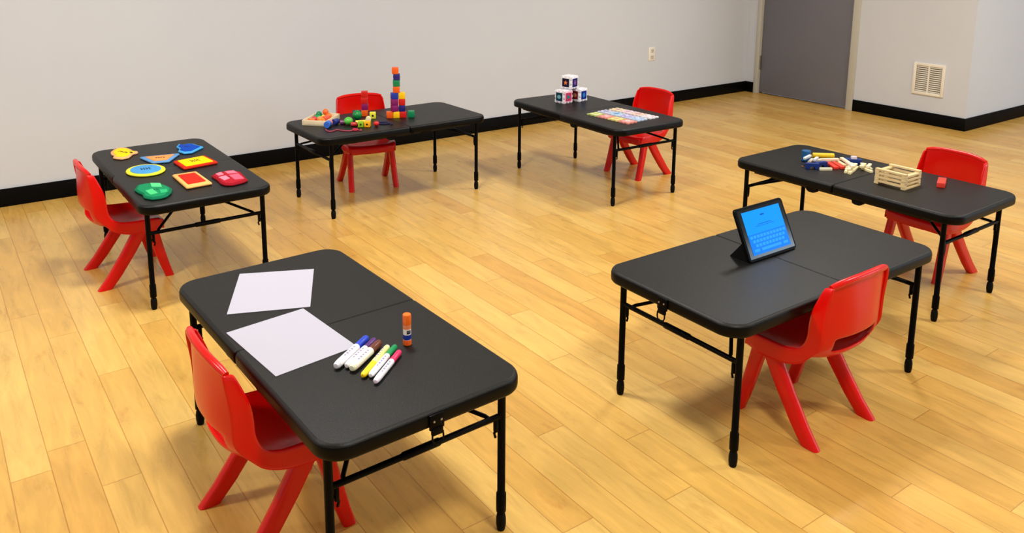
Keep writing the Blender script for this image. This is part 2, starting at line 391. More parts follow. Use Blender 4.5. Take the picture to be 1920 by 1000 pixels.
# ------------------------------------------------------------------ red stacking chairs (forward = +x, left = +y)
def lerp_tab(tab, s):
    s = max(0, min(len(tab)-1.0, s)); i = min(int(s), len(tab)-2); f = s-i
    p0, p1, p2, p3 = (Vector(tab[max(i-1, 0)]), Vector(tab[i]), Vector(tab[i+1]), Vector(tab[min(i+2, len(tab)-1)]))
    return .5*((2*p1)+(-p0+p2)*f+(2*p0-5*p1+4*p2-p3)*f*f+(-p0+3*p1-3*p2+p3)*f**3)
def make_chair():
    t = thing('stacking_chair', 'proto', 'chair')
    # stations down the back and forward over the seat: (v side, z side, v centre, z centre, half width)
    ST = [(-.167, .578, -.186, .603, .163), (-.173, .545, -.188, .560, .166), (-.180, .490, -.192, .495, .170), (-.181, .440, -.194, .440, .171),
          (-.172, .398, -.191, .398, .171), (-.152, .362, -.180, .355, .170), (-.120, .337, -.150, .314, .170), (-.075, .324, -.090, .296, .171),
          (-.020, .318, -.025, .291, .172), (.040, .316, .040, .293, .172), (.090, .314, .095, .299, .170), (.128, .308, .135, .302, .164), (.147, .292, .155, .290, .160), (.150, .262, .158, .252, .158)]
    FR = [(-.152, .584), (-.136, .548), (-.116, .492), (-.108, .440), (-.106, .402), (-.098, .368), (-.080, .342), (-.050, .328), (-.015, .322), (.040, .319), (.090, .316), (.126, .310), (.143, .296), (.147, .268)]
    RR = [(-.168, .588), (-.164, .548), (-.156, .492), (-.153, .440), (-.152, .395), (-.144, .360), (-.122, .325), (-.092, .288), (-.035, .262), (.035, .252), (.090, .252), (.120, .256), (.142, .258), (.150, .256)]
    QQ = [(1, 0), (1, 0), (1, 0), (1, 0), (1, 0), (1, 0), (.7, 0), (.3, 0), (0, 0), (0, 0), (0, 0), (0, 0), (0, 0), (0, 0)]
    nU = 12; sub = 3; n = (len(ST)-1)*sub+1
    bm = bmesh.new(); G = []
    for i in range(n):
        vs_, zs_, vc, zc, hw = lerp_tab(ST, i/sub)
        fa, fb, fq = lerp_tab(FR, i/sub), lerp_tab(RR, i/sub), min(1, max(0, lerp_tab(QQ, i/sub).x))
        vs_, zs_ = fa.x+(fb.x-fa.x)*fq, fa.y+(fb.y-fa.y)*fq
        rowv = []
        for j in range(nU+1):
            u = -1+2*j/nU; f = 1-abs(u)**2.4; fz = 1-abs(u)**3.2
            uu = u*(hw-(.006 if i == 0 else .0))+(.003 if j == nU else -.003 if j == 0 else 0)
            z = zs_+(zc-zs_)*fz
            rowv.append(bm.verts.new((vs_+(vc-vs_)*f, uu, z)))
        G.append(rowv)
    top = [Vector(v.co) for v in G[0]]
    for i in range(n-1):
        for j in range(nU):
            s_ = i/sub
            if 3.95 <= s_ < 5.3-1e-6 and 2 <= j <= 9: continue        # hand slot
            bm.faces.new((G[i][j], G[i][j+1], G[i+1][j+1], G[i+1][j]))
    # side bands: wing beside the back, skirt beside the seat
    for sd in (1, -1):
        prev = None
        for i in range(n):
            a = lerp_tab(FR, i/sub); b_ = lerp_tab(RR, i/sub); hw = lerp_tab(ST, i/sub)[4]-(.006 if i == 0 else 0)
            e0 = .004*min(1, max(0, (i/sub-4)/3)); e1 = .018*min(1, max(0, (6.5-i/sub)/2.5)); dv = (b_-a).normalized()
            a = a-dv*e0; b_ = b_+dv*e1
            cur = [bm.verts.new((a.x+(b_.x-a.x)*q, sd*hw, a.y+(b_.y-a.y)*q)) for q in (0, .33, .67, 1)]
            if prev:
                for q in range(3): bm.faces.new((prev[q], prev[q+1], cur[q+1], cur[q]) if sd > 0 else (prev[q], cur[q], cur[q+1], prev[q+1]))
            prev = cur
    # rolled top edge
    me = bpy.data.meshes.new('shell'); bm.to_mesh(me); bm.free()
    ob = bpy.data.objects.new('shell', me); C.objects.link(ob)
    md = ob.modifiers.new('s', 'SOLIDIFY'); md.thickness = .0105; md.offset = 0
    md = ob.modifiers.new('d', 'SUBSURF'); md.levels = 1; md.render_levels = 1
    dg = bpy.context.evaluated_depsgraph_get(); dg.update()
    me2 = bpy.data.meshes.new_from_object(ob.evaluated_get(dg))
    bpy.data.objects.remove(ob)
    for name, keep in (('backrest', True), ('seat', False)):
        b = bmesh.new(); b.from_mesh(me2)
        kill = [f for f in b.faces if (f.calc_center_median().z > .345) != keep]
        bmesh.ops.delete(b, geom=kill, context='FACES')
        mb = MB(); mb.bm.free(); mb.bm = b
        if keep:
            pts = [p+Vector((-.004, 0, .001)) for p in top]
            mb.tube(pts, [.0095]+[.0120]*(len(pts)-2)+[.0095], 10)
        else:
            mb.box((.148, 0, .275), (.014, .30, .045), bev=.004)
        mb.build(name, M_chair, t, smooth=60)
    for sy in (1, -1):
        for fr in (1, 0):
            L = []
            if fr:
                for q, z in ((0, .0), (.25, .06), (.6, .16), (.85, .24), (1, .296)):
                    cx = .160+(.088-.160)*q; cy = .158+(.146-.158)*q; hx = .0205+.008*q; hy = .0185
                    L.append((cx, cy, hx, hy, z))
            else:
                for q, z in ((0, .0), (.25, .06), (.6, .16), (.85, .24), (1, .300)):
                    cx = -.149+(.052+.149)*q; cy = .166+(.150-.166)*q; hx = .0335+.004*q; hy = .0185
                    L.append((cx, cy, hx, hy, z))
            loops = []
            for cx, cy, hx, hy, z in L:
                P = []
                for k in range(16):
                    a = 2*pi*k/16; ca, sa = cos(a), sin(a)
                    P.append((cx+hx*math.copysign(abs(ca)**.55, ca), sy*(cy+hy*math.copysign(abs(sa)**.55, sa)), z+.0004))
                loops.append(P)
            MB().loft(loops).build('leg', M_chair, t, smooth=50)
        # gusset where front and rear leg meet under the seat
        MB().loft([[(-.002, sy*(.150-.013), z1), (.118, sy*(.150-.013), z2), (.118, sy*(.150+.013), z2), (-.002, sy*(.150+.013), z1)] for z1, z2 in ((.262, .262), (.30, .30))]).build('seat_gusset', M_chair, t)
    for v_ in (-.02, .06):
        MB().box((v_, 0, .272), (.012, .27, .03), bev=.003).build('seat_rib', M_chair, t)
    return t
CH = {'T1': (-.666, 2.220, .633), 'T2': (-1.917, 4.057, .644), 'T3': (-.927, 5.663, -1.148), 'T4': (1.030, 5.978, 3.803), 'T5': (2.272, 4.175, 3.689), 'T6': (1.122, 2.786, 2.183)}
CL = {'T1': 'red plastic chair pushed under the table with paper and markers, nearest on the left',
      'T2': 'red plastic chair seen side-on at the table of shape cushions',
      'T3': 'red plastic chair on the wall side of the table with the cube tower',
      'T4': 'red plastic chair behind the table with foam tiles, nearest the room corner',
      'T5': 'red plastic chair behind the table with the plank crate',
      'T6': 'red plastic chair seen from behind at the tablet table'}
cp = make_chair()
for i, n in enumerate(('T1', 'T2', 'T3', 'T4', 'T5', 'T6')):
    o = cp if i == 0 else copy_tree(cp)
    x, y, a = CH[n]; X, Y = W(x, y); o.location = (X*K, Y*K, 0); o.rotation_euler = (0, 0, a+ROT)
    tag(o, CL[n], 'chair', 'red stacking chairs')

# ------------------------------------------------------------------ table of paper and markers
def poly_obj(name, n, pts, z0, z1, m, label, cat, group=None, parent=None):
    cx = sum(p[0] for p in pts)/len(pts); cy = sum(p[1] for p in pts)/len(pts)
    loc, a = put(n, cx, cy, z0)
    P = [(p[0]-cx, p[1]-cy) for p in pts]
    o = MB().loft([[(x, y, 0) for x, y in P], [(x, y, z1-z0) for x, y in P]]).build(name, m, parent, loc, (0, 0, a), smooth=0)
    return tag(o, label, cat, group)
poly_obj('paper_sheet', 'T1', [(-.093, .549), (.141, .434), (-.003, .147), (-.242, .253)], H+.0004, H+.0014, M_paper, 'white paper sheet farther from the markers, near the table end', 'paper', 'white paper sheets')
poly_obj('paper_sheet', 'T1', [(-.027, .149), (-.005, -.184), (-.265, -.207), (-.287, .129)], H+.0004, H+.0014, M_paper, 'white paper sheet touching the blue marker, over the table seam', 'paper', 'white paper sheets')
def marker(a, b_, r, capc, bodyc, endc, label, capfrac=.34, z=0):
    n = 'T1'; dx, dy = b_[0]-a[0], b_[1]-a[1]; Ln = math.hypot(dx, dy)
    loc, h = put(n, a[0], a[1], H+r+.0006+z, math.atan2(dy, dx))
    t = thing('marker', label, 'marker', loc, h, 'markers on the table')
    Q = Matrix.Rotation(pi/2, 4, 'Y')
    cl = Ln*capfrac
    MB().lathe([(0, 0), (r*.55, .001), (r*.8, .004), (r*.95, .009), (r*.97, cl-.002), (r*.93, cl)], 18, Q).build('cap', mat('marker_%d_%d_%d' % capc, capc, .35), t)
    bd = MB().lathe([(r*.86, cl), (r, cl+.003), (r, Ln-.022), (r*.97, Ln-.020), (r*.97, Ln-.012), (r*.88, Ln-.011)], 18, Q).build('barrel', mat('marker_%d_%d_%d' % bodyc, bodyc, .35), t)
    MB().lathe([(r*.88, Ln-.0115), (r*.86, Ln-.005), (r*.6, Ln-.001), (0, Ln)], 18, Q).build('end_plug', mat('marker_%d_%d_%d' % endc, endc, .35), t)
    b = MB()
    for k in range(5): 
        b.box((cl+.02+k*.013, r*.2, r*.985), (.007, .004+.002*(k % 2), .0008))
    b.build('print', mat('marker_print', (150, 140, 175), .5), bd, smooth=0)
    return t
WHT = (240, 238, 242)
marker((.036, -.173), (-.117, -.274), .0115, (22, 60, 190), WHT, (222, 226, 240), 'blue-capped white marker, outermost of the marker row by the paper')
marker((.051, -.195), (-.091, -.287), .0098, (78, 32, 110), WHT, (240, 236, 240), 'purple-capped white marker between the blue and brown ones')
marker((.0515, -.2235), (-.0875, -.3125), .0125, (96, 44, 26), (240, 236, 226), (236, 240, 215), 'brown-capped thick white marker')
marker((-.079, -.361), (.061, -.255), .0092, (250, 215, 0), (238, 236, 150), (225, 250, 190), 'yellow marker with yellow cap and pale yellow barrel', .42)
marker((.080, -.2665), (-.061, -.3725), .0092, (0, 140, 80), (236, 238, 244), (240, 244, 246), 'green-capped white marker between yellow and pink ones')
marker((.074, -.301), (-.066, -.409), .0092, (225, 35, 95), (242, 238, 244), (238, 226, 244), 'pink-capped white marker nearest the table end')
loc, a = put('T1', .122, -.262)
t = thing('glue_stick', 'upright orange glue stick with blue and white band on black table', 'glue stick', loc, a)
r = .0128
MB().lathe([(r*.9, .0004), (r, .002), (r, .016), (r*.97, .017), (r*.94, .018)], 24).build('base_dial', mat('glue_orange', (226, 92, 22), .4), t)
bd = MB().lathe([(r*.94, .018), (r*.94, .065)], 24).build('tube', mat('glue_white', (236, 228, 224), .35), t)
MB().lathe([(r*.975, .0195), (r*.975, .0345)], 24).build('blue_band', mat('glue_blue', (22, 48, 150), .4), bd)
MB().lathe([(r*.97, .0530), (r*.97, .0645)], 24).build('orange_band', mat('glue_orange_pale', (226, 130, 84), .4), bd)
b = MB()
for k in range(7):          # dark printed panel wrapped on the side that faces the room
    aa = radians(-118+k*8)-a
    b.box((0, 0, 0), (.0012, .0021, .0105), M=Matrix.Rotation(aa, 4, 'Z') @ Matrix.Translation((r*.955, 0, .0440)))
b.build('label_panel', mat('glue_print', (26, 24, 40), .5), bd)
b = MB()
for k in (1, 3, 4, 6):
    aa = radians(-118+k*8)-a
    b.box((0, 0, 0), (.0012, .0011, .0035), M=Matrix.Rotation(aa, 4, 'Z') @ Matrix.Translation((r*1.005, 0, .0455)))
b.build('label_lettering', mat('glue_print_grey', (150, 150, 165), .5), bd)
MB().lathe([(r*.97, .0652), (r, .067), (r, .093), (r*.94, .0965), (r*.8, .098), (0, .098)], 24).build('cap', mat('glue_cap', (240, 108, 20), .35), t)

# ------------------------------------------------------------------ tablet in a folding case
loc, a = put('T6', -.014, .003)
t = thing('tablet', 'black-cased tablet with bright blue screen propped on its folded cover', 'tablet', loc, a)
TMx = Matrix.Rotation(radians(-26), 4, 'Y')         # screen faces +x and leans back
ww, hh2 = .284, .204
def rr(w_, h_, r_, x):
    P = []
    for cx, cz, a0 in ((w_/2-r_, h_-r_, 0), (-w_/2+r_, h_-r_, 90), (-w_/2+r_, r_, 180), (w_/2-r_, r_, 270)):
        for k in range(5):
            an = radians(a0+90*k/4); P.append((x, cx+r_*cos(an), cz+r_*sin(an)))
    return P
MB().loft([rr(ww-.006, hh2-.003, .012, -.014), rr(ww, hh2, .014, -.011), rr(ww, hh2, .014, -.003), rr(ww-.004, hh2-.002, .012, 0)]).build('case', mat('tablet_case', (4, 4, 5), .4, .08), t, xf=Matrix.Translation((0, 0, .004)) @ TMx)
GX = Matrix.Translation((0, 0, .004)) @ TMx
MB().box((.0006, 0, hh2/2), (.0012, ww-.02, hh2-.018)).build('glass', mat('tablet_glass', (6, 7, 12), .12, .5), t, xf=GX, smooth=0)
sw, sh, z0 = ww-.060, hh2-.040, .020
scr = MB().box((.0016, 0, z0+sh/2), (.0008, sw, sh)).build('screen', mat('screen_blue', (0, 128, 228), .3, .1, emit=.75), t, xf=GX, smooth=0)
MB().box((.0022, 0, z0+sh*.235), (.0006, sw, sh*.47)).build('keyboard_panel', mat('screen_blue_deep', (0, 106, 210), .3, .1, emit=.75), scr, xf=GX, smooth=0)
b = MB()
for rI, nk in enumerate((11, 10, 9)):
    for k in range(nk):
        b.box((.0027, (k-(nk-1)/2)*sw/11.6, z0+sh*(.40-.10*rI)), (.0005, sw/14.5, sh*.066))
b.box((.0027, 0, z0+sh*.095), (.0005, sw*.52, sh*.06))
for s_ in (-1, 1): b.box((.0027, s_*sw*.38, z0+sh*.095), (.0005, sw*.13, sh*.06))
b.build('on_screen_keys', mat('screen_key', (30, 136, 220), .3, .1, emit=.75), scr, xf=GX, smooth=0)
b = MB(); b.box((.0022, 0, z0+sh*.86), (.0006, sw*.10, sh*.035)); b.box((.0022, -.0, z0+sh*.66), (.0006, sw*.36, sh*.012)); b.box((.0022, 0, z0+sh*.62), (.0006, sw*.5, sh*.008))
b.build('on_screen_text', mat('screen_text', (0, 74, 168), .3, .1, emit=.6), scr, xf=GX, smooth=0)
b = MB()                                           # triangular folded cover behind
y0, y1 = -ww/2+.004, ww/2-.004
b.loft([[(-.006, y, .0005), (-.098, y, .0005), (-.040, y, .072)] for y in (y0, y1)])
b.build('folded_cover', mat('cover_fabric', (6, 6, 7), .8, .1), t, smooth=0)

# ------------------------------------------------------------------ shape cushions
def smooth_poly(P, n=4):
    out = []; L = len(P)
    for i in range(L):
        p0, p1, p2, p3 = (Vector((*P[(i+k-1) % L], 0)) for k in range(4))
        for q in range(n):
            f = q/n; v = .5*((2*p1)+(-p0+p2)*f+(2*p0-5*p1+4*p2-p3)*f*f+(-p0+3*p1-3*p2+p3)*f**3); out.append((v.x, v.y))
    return out
def rounded_quad(P, r=.012):
    out = []; L = len(P)
    for i in range(L):
        a, b_, c = Vector(P[i-1]), Vector(P[i]), Vector(P[(i+1) % L])
        d1 = (a-b_).normalized(); d2 = (c-b_).normalized()
        for q in range(5):
            f = q/4; v = (b_+d1*r)*(1-f)**2+b_*2*f*(1-f)+(b_+d2*r)*f*f; out.append((v.x, v.y))
    return out
def cushion(P, edge, face, label, marks=(), markc=(30, 30, 30), h=.011, fs=.76, extra=None, warp=0):
    cx = sum(p[0] for p in P)/len(P); cy = sum(p[1] for p in P)/len(P)
    loc, a = put('T2', cx, cy)
    t = thing('shape_cushion', label, 'cushion', loc, a, 'shape cushions on the table')
    Q = [(x-cx, y-cy) for x, y in P]
    def lp(s_, z): return [(x*s_, y*s_, z+warp*(x*x+y*y)*60*z) for x, y in Q]
    MB().loft([lp(.95, .0004), lp(.99, .003), lp(1, h*.5), lp(.985, h*.8), lp(.94, h)]).build('piped_edge', mat('plush_%d_%d_%d' % edge, edge, .9, .2, noise=.06, nscale=60, bump=.5, bscale=300), t, smooth=60)
    f = MB().loft([lp(fs, h*.9), lp(fs*.99, h+.0025), lp(fs*.92, h+.004)]).build('fabric_face', mat('plush_%d_%d_%d' % face, face, .9, .2, noise=.06, nscale=60, bump=.5, bscale=300), t, smooth=60)
    if marks:
        b = MB()
        for (x, y, l, w_, an) in marks: b.box((x, y, h+.0045+warp*(x*x+y*y)*60*h), (l, w_, .0012), rz=radians(an))
        b.build('stitched_lettering', mat('stitch_%d_%d_%d' % markc, markc, .8), f, smooth=0)
    if extra:
        for (poly, c) in extra:
            MB().loft([[(x-cx, y-cy, z) for x, y in poly] for z in (h+.003, h+.0062)]).build('patch', mat('plush_%d_%d_%d' % c, c, .9, .2, noise=.05, nscale=60), f, smooth=0)
    return t
def word(n_, w_, hgt, an=0, lines=1, gap=.02):
    """short stitched strokes standing in rows like a small word"""
    out = []; rs = random.Random(n_*7+lines)
    ca, sa = cos(radians(an)), sin(radians(an))
    for li in range(lines):
        for k in range(n_):
            x = (k-(n_-1)/2)*w_/n_; y = (li-(lines-1)/2)*gap
            for (dx, dy, l, w2, aa) in ((-.15*w_/n_, 0, .0045, hgt, 0), (.12*w_/n_, rs.choice((-.4, 0, .4))*hgt, w_/n_*.55, .0045, rs.choice((0, 0, 25)))):
                X, Y = x+dx, y+dy; out.append((X*ca-Y*sa, X*sa+Y*ca, l, w2, aa+an))
    return out
bear = [(-.22, .491), (-.193, .543), (-.162, .573), (-.127, .549), (-.114, .498), (-.11, .445), (-.091, .422), (-.098, .391), (-.123, .384), (-.161, .314), (-.197, .301), (-.222, .328), (-.235, .356), (-.219, .392), (-.227, .437)]
cushion(rounded_quad(bear, .008), (232, 176, 120), (246, 214, 20), 'yellow shape cushion with wavy peach edge and dark spot, at the far left corner', word(4, .075, .014, -60, 1)+[(.035, -.03, .012, .020, 20)], (40, 34, 10))
cushion(rounded_quad([(-.115, .285), (.09, .245), (-.003, .105), (-.085, .125)], .01), (98, 150, 205), (226, 150, 84), 'orange triangular shape cushion with blue edge', word(4, .05, .014, -20, 1), (120, 40, 16), fs=.72)
blue = [(.111, .405), (.143, .469), (.145, .424), (.188, .448), (.213, .42), (.221, .372), (.24, .316), (.197, .274), (.15, .225), (.108, .234), (.092, .295), (.115, .351)]
cushion(rounded_quad(blue, .007), (70, 160, 220), (10, 70, 180), 'dark blue star-like shape cushion with light blue wavy edge', word(3, .045, .010, -60, 1), (8, 40, 120), fs=.80)
circ = [(-.146+.094*cos(2*pi*k/40), .003+.114*sin(2*pi*k/40)) for k in range(40)]
cushion(circ, (232, 224, 60), (74, 150, 210), 'round blue shape cushion with yellow rim', word(4, .05, .018, -5, 2, .026), (16, 62, 96), fs=.78)
cushion(rounded_quad([(.009, .083), (.187, .113), (.205, -.065), (.019, -.093)], .01), (196, 40, 18), (250, 206, 0), 'yellow rectangular shape cushion with thick red edge', word(4, .05, .018, 5, 2, .026), (110, 96, 0), fs=.80, h=.014)
cushion(rounded_quad([(-.063, -.180), (.056, -.181), (.062, -.435), (-.064, -.446)], .008), (240, 176, 100), (226, 38, 22), 'red shape cushion with light orange border and curled corners', word(4, .05, .02, -10, 2, .03), (60, 0, 0), fs=.70, warp=.25)
crim = [(.094, -.301), (.132, -.262), (.172, -.256), (.206, -.246), (.241, -.304), (.234, -.382), (.223, -.479), (.189, -.502), (.133, -.516), (.104, -.495), (.094, -.458), (.099, -.384)]
cushion(rounded_quad(crim, .008), (140, 10, 26), (168, 20, 40), 'crimson jagged shape cushion with pink patches', word(3, .04, .012, -8, 1), (120, 10, 30), fs=.86,
        extra=[([(.118, -.300), (.150, -.285), (.150, -.335), (.120, -.345)], (232, 120, 140)), ([(.168, -.285), (.212, -.290), (.216, -.345), (.170, -.335)], (232, 110, 132)), ([(.112, -.370), (.150, -.360), (.152, -.420), (.118, -.440)], (236, 130, 150)), ([(.165, -.360), (.214, -.362), (.208, -.465), (.165, -.455)], (222, 92, 116))])
green = [(-.274, -.329), (-.244, -.254), (-.201, -.246), (-.153, -.279), (-.132, -.332), (-.121, -.413), (-.14, -.472), (-.172, -.52), (-.202, -.533), (-.24, -.527), (-.265, -.482), (-.259, -.418), (-.269, -.382)]
cushion(rounded_quad(green, .008), (0, 104, 70), (14, 132, 84), 'green jagged shape cushion at the near left corner', word(4, .05, .014, 0, 1), (0, 80, 50), fs=.86,
        extra=[([(-.190, -.280), (-.150, -.310), (-.160, -.380), (-.200, -.350)], (84, 200, 130)), ([(-.240, -.400), (-.205, -.385), (-.200, -.470), (-.235, -.480)], (70, 190, 120)), ([(-.180, -.420), (-.150, -.430), (-.160, -.480), (-.190, -.480)], (40, 170, 110))])

# ------------------------------------------------------------------ cube tower, beads, tray
COL = {'orange': (232, 92, 20), 'navy': (30, 24, 110), 'green': (0, 128, 76), 'blue': (16, 50, 160), 'yellow': (250, 196, 10), 'magenta': (130, 14, 96), 'red': (206, 24, 16)}
cs = .0425
def cube(n, x, y, lev, col, ang, label, grp='coloured counting cubes'):
    loc, a = put(n, x, y, H+.0003+lev*(cs+.0002), radians(ang))
    t = thing('counting_cube', label, 'cube', loc, a, grp)
    m = mat('cube_'+col, COL[col], .35, noise=.04, nscale=20)
    MB().box((0, 0, cs/2), (cs, cs, cs), bev=.0022).build('cube_body', m, t)
    for sx, sy in ((1, 0), (-1, 0), (0, 1), (0, -1)):
        Mx = Matrix.Translation((sx*cs/2, sy*cs/2, cs/2)) @ Matrix.Rotation(math.atan2(sy, sx), 4, 'Z') @ Matrix.Rotation(pi/2, 4, 'Y')
        MB().lathe([(.0090, .0), (.0086, .0012), (.0070, .0012), (.0070, .0002), (0, .0002)], 16, Mx).build('socket_ring', m, t)
    return t
q = radians(-25)
def rowp(s_): return (.022+s_*cos(q), .010+s_*sin(q))
p = rowp(0); cube('T3', *p, 0, 'orange', -25, 'orange cube at the left end of the tower base')
p = rowp(.0445); cube('T3', *p, 0, 'yellow', -25, 'yellow cube in the tower base between orange and red')
p = rowp(.089); cube('T3', *p, 0, 'red', -25, 'red cube in the tower base beside the green cube')
p = rowp(.145); cube('T3', *p, 0, 'green', -29, 'green cube standing on the table at the right of the tower')
p = rowp(.034); cube('T3', *p, 1, 'magenta', -10, 'lower magenta cube in the left column of the tower')
cube('T3', *p, 2, 'magenta', -14, 'upper magenta cube in the left column of the tower')
cube('T3', *p, 3, 'blue', -12, 'blue cube above the magenta cubes in the tower')
p = rowp(.084); cube('T3', *p, 1, 'navy', -28, 'navy cube on the red base cube of the tower')
cube('T3', *p, 2, 'red', -27, 'red cube between the navy and yellow cubes of the tower')
cube('T3', *p, 3, 'yellow', -26, 'yellow cube beside the blue cube halfway up the tower')
p = rowp(.048); cube('T3', *p, 4, 'orange', -25, 'orange cube under the green one in the tall part of the tower')
p = rowp(.049); cube('T3', *p, 5, 'green', -22, 'green cube high in the tower')
p = rowp(.051); cube('T3', *p, 6, 'navy', -25, 'navy cube just below the top of the tower')
p = rowp(.043); cube('T3', *p, 7, 'orange', -30, 'orange cube topmost of the tower')
for i, (c, s_) in enumerate((('orange', 'orange cube at the bottom of the short red stack'), ('magenta', 'magenta cube in the short stack before the chair'), ('red', 'red cube third up in the short stack before the chair'), ('red', 'red cube topmost of the short stack before the chair'))):
    cube('T3', -.086+.002*(i % 2), .160, i, c, -34+4*(i % 2), s_, 'cubes of the short stack')
# wooden tray of beads
loc, a = put('T3', -.405, .155, H, radians(-46))
TW, TD = .165, .24
t = thing('wooden_tray', 'pale wooden tray holding orange and green beads', 'tray', loc, a)
M_pale = mat('pale_wood', (232, 212, 176), .6, .3, noise=.08, nscale=14)
MB().box((0, 0, .003), (TW, TD, .005)).build('tray_base', M_pale, t, smooth=0)
for s_ in (-1, 1):
    MB().box((s_*(TW/2-.004), 0, .0175), (.008, TD, .034), bev=.002).build('tray_side', M_pale, t)
    MB().box((0, s_*(TD/2-.004), .0175), (TW-.017, .008, .034), bev=.002).build('tray_side', M_pale, t)
trayM = (loc, a)
def in_tray(x, y, z):
    v = Vector((x, y)); c_, s_ = cos(trayM[1]), sin(trayM[1])
    return (trayM[0][0]+x*c_-y*s_, trayM[0][1]+x*s_+y*c_, H+z), trayM[1]
def bead(kind, loc, rz, col, size, label, grp='lacing beads', cat='bead', tilt=0):
    m = mat('bead_%d_%d_%d' % col, col, .35)
    r_, l = size; b = MB(); hr = r_*.28
    if kind == 'round':
        pr = [(hr, -l)]+[(max(hr, r_*cos(radians(q_))), l*sin(radians(q_))) for q_ in range(-70, 71, 14)]+[(hr, l)]
    elif kind == 'tube': pr = [(hr, -l), (r_*.93, -l), (r_, -l*.93), (r_, l*.93), (r_*.93, l), (hr, l)]
    if kind == 'cube':
        o = thing('lacing_bead', label, cat, loc, rz, grp)
        MB().box((0, 0, r_), (2*r_, 2*r_, 2*r_), bev=r_*.18).build('bead_body', m, o)
        MB().lathe([(r_*.36, 0), (0, .0001)], 14, Matrix.Translation((0, -r_-.0002, r_)) @ Matrix.Rotation(pi/2, 4, 'X')).build('lace_hole', M_dark, o)
        return o
    o = thing('lacing_bead', label, cat, loc, rz, grp)
    Mx = Matrix.Translation((0, 0, r_ if kind == 'tube' else max(r_, 0))) @ Matrix.Rotation(pi/2+tilt, 4, 'Y')
    if tilt is None: pass
    MB().lathe(pr, 22, Mx).build('bead_body', m, o)
    MB().lathe([(hr*1.0, 0), (0, .0004)], 14, Mx @ Matrix.Translation((0, 0, l-.0002))).build('lace_hole', M_dark, o)
    return o
TBD = [('round', -.045, .075, .010, (0, 130, 84), (.022, .020), 'green round bead in the tray'),
       ('tube', -.035, .020, .006, (20, 150, 90), (.017, .020), 'green tube bead lying in the tray'),
       ('round', -.002, .040, .006, (240, 205, 60), (.016, .014), 'yellow round bead in the middle of the tray'),
       ('round', .028, .055, .006, (236, 110, 40), (.022, .020), 'orange round bead low in the tray'),
       ('round', 0.008, .058, .034, (236, 104, 26), (.021, .019), 'orange bead heaped on top in the tray'),
       ('tube', .035, -.015, .006, (222, 90, 66), (.020, .026), 'coral red tube bead in the tray'),
       ('tube', .022, -.060, .006, (240, 150, 60), (.020, .028), 'light orange tube bead in the tray'),
       ('round', -.030, -.045, .006, (214, 60, 70), (.020, .018), 'rose red round bead in the tray'),
       ('cube', -.030, -.090, .006, (238, 120, 50), (.017, .017), 'orange cube bead in the tray corner')]
for k, (kd, x, y, z, c, sz, lb) in enumerate(TBD):
    l_, a_ = in_tray(x, y, z); bead(kd, l_, a_+k*.9, c, sz, lb, 'beads in the wooden tray')
def tb(kd, x, y, c, sz, lb, ang=0, z=0):
    l_, a_ = put('T3', x, y, H+.0004+z, radians(ang)); return bead(kd, l_, a_, c, sz, lb, 'loose lacing beads')
tb('tube', -.440, -.020, (50, 104, 200), (.021, .024), 'blue tube bead with its hole facing the room, before the tray', -128)
tb('tube', -.412, .014, (226, 140, 130), (.018, .020), 'pink tube bead behind the blue one, before the tray', -128)
tb('tube', -.362, .030, (30, 50, 130), (.019, .020), 'navy tube bead right of the tray', -150)
tb('tube', -.322, .005, (120, 50, 100), (.014, .018), 'purple tube bead beside the navy one', -28)
tb('round', -.300, -.030, (86, 186, 60), (.026, .030), 'bright green oval bead on the black table', 10)
tb('round', -.182, .080, (0, 128, 56), (.032, .030), 'large dark green round bead', 20)
tb('tube', -.128, .190, (20, 50, 90), (.020, .030), 'dark blue tube bead behind the large green bead', -30)
tb('cube', -.078, .060, (226, 222, 60), (.021, .021), 'yellow-green cube bead with a round hole', -28)
tb('tube', -.155, -.025, (238, 226, 180), (.018, .020), 'cream tube bead beside the yellow cube bead', 60)
tb('cube', -.225, -.150, (250, 178, 20), (.019, .019), 'amber cube bead at the front of the loose beads', -40)
tb('cube', -.262, -.128, (140, 184, 30), (.018, .018), 'lime green cube bead', -30)
tb('tube', -.232, -.070, (226, 206, 70), (.015, .034), 'long yellow tube bead lying among the loose beads', -20)
tb('tube', -.290, -.090, (190, 40, 40), (.014, .020), 'dark red tube bead left of the lime cube', -30)
tb('round', -.172, -.168, (206, 26, 32), (.017, .018), 'red flattened round bead lying alone', -40)
def lace(pts, r_, col, label):
    P = [Vector((*p_, 0)) for p_ in pts]; out = []
    for i in range(len(P)-1):
        a_, b_, c_, d_ = P[max(i-1, 0)], P[i], P[i+1], P[min(i+2, len(P)-1)]
        for q_ in range(6):
            f = q_/6; out.append(.5*((2*b_)+(-a_+c_)*f+(2*a_-5*b_+4*c_-d_)*f*f+(-a_+3*b_-3*c_+d_)*f**3))
    out.append(P[-1]); c0 = P[0]
    loc_, a_ = put('T3', c0.x, c0.y, H)
    o = MB().tube([(v.x-c0.x, v.y-c0.y, r_+.0006) for v in out], r_, 8).build('bead_lace', mat('lace_%d_%d_%d' % col, col, .8), None, loc_, (0, 0, a_))
    return tag(o, label, 'lace', 'bead laces')
lace([(-.480, -.075), (-.492, -.130), (-.470, -.150), (-.426, -.127), (-.409, -.175), (-.372, -.205), (-.334, -.185), (-.315, -.235), (-.300, -.200)], .0035, (176, 60, 84), 'pink lace wandering along the front of the table from the blue bead')
lace([(-.345, -.195), (-.330, -.165), (-.318, -.190), (-.335, -.215), (-.352, -.200), (-.342, -.185)], .0042, (190, 30, 60), 'crimson lace tied in a small knot below the lime cube')
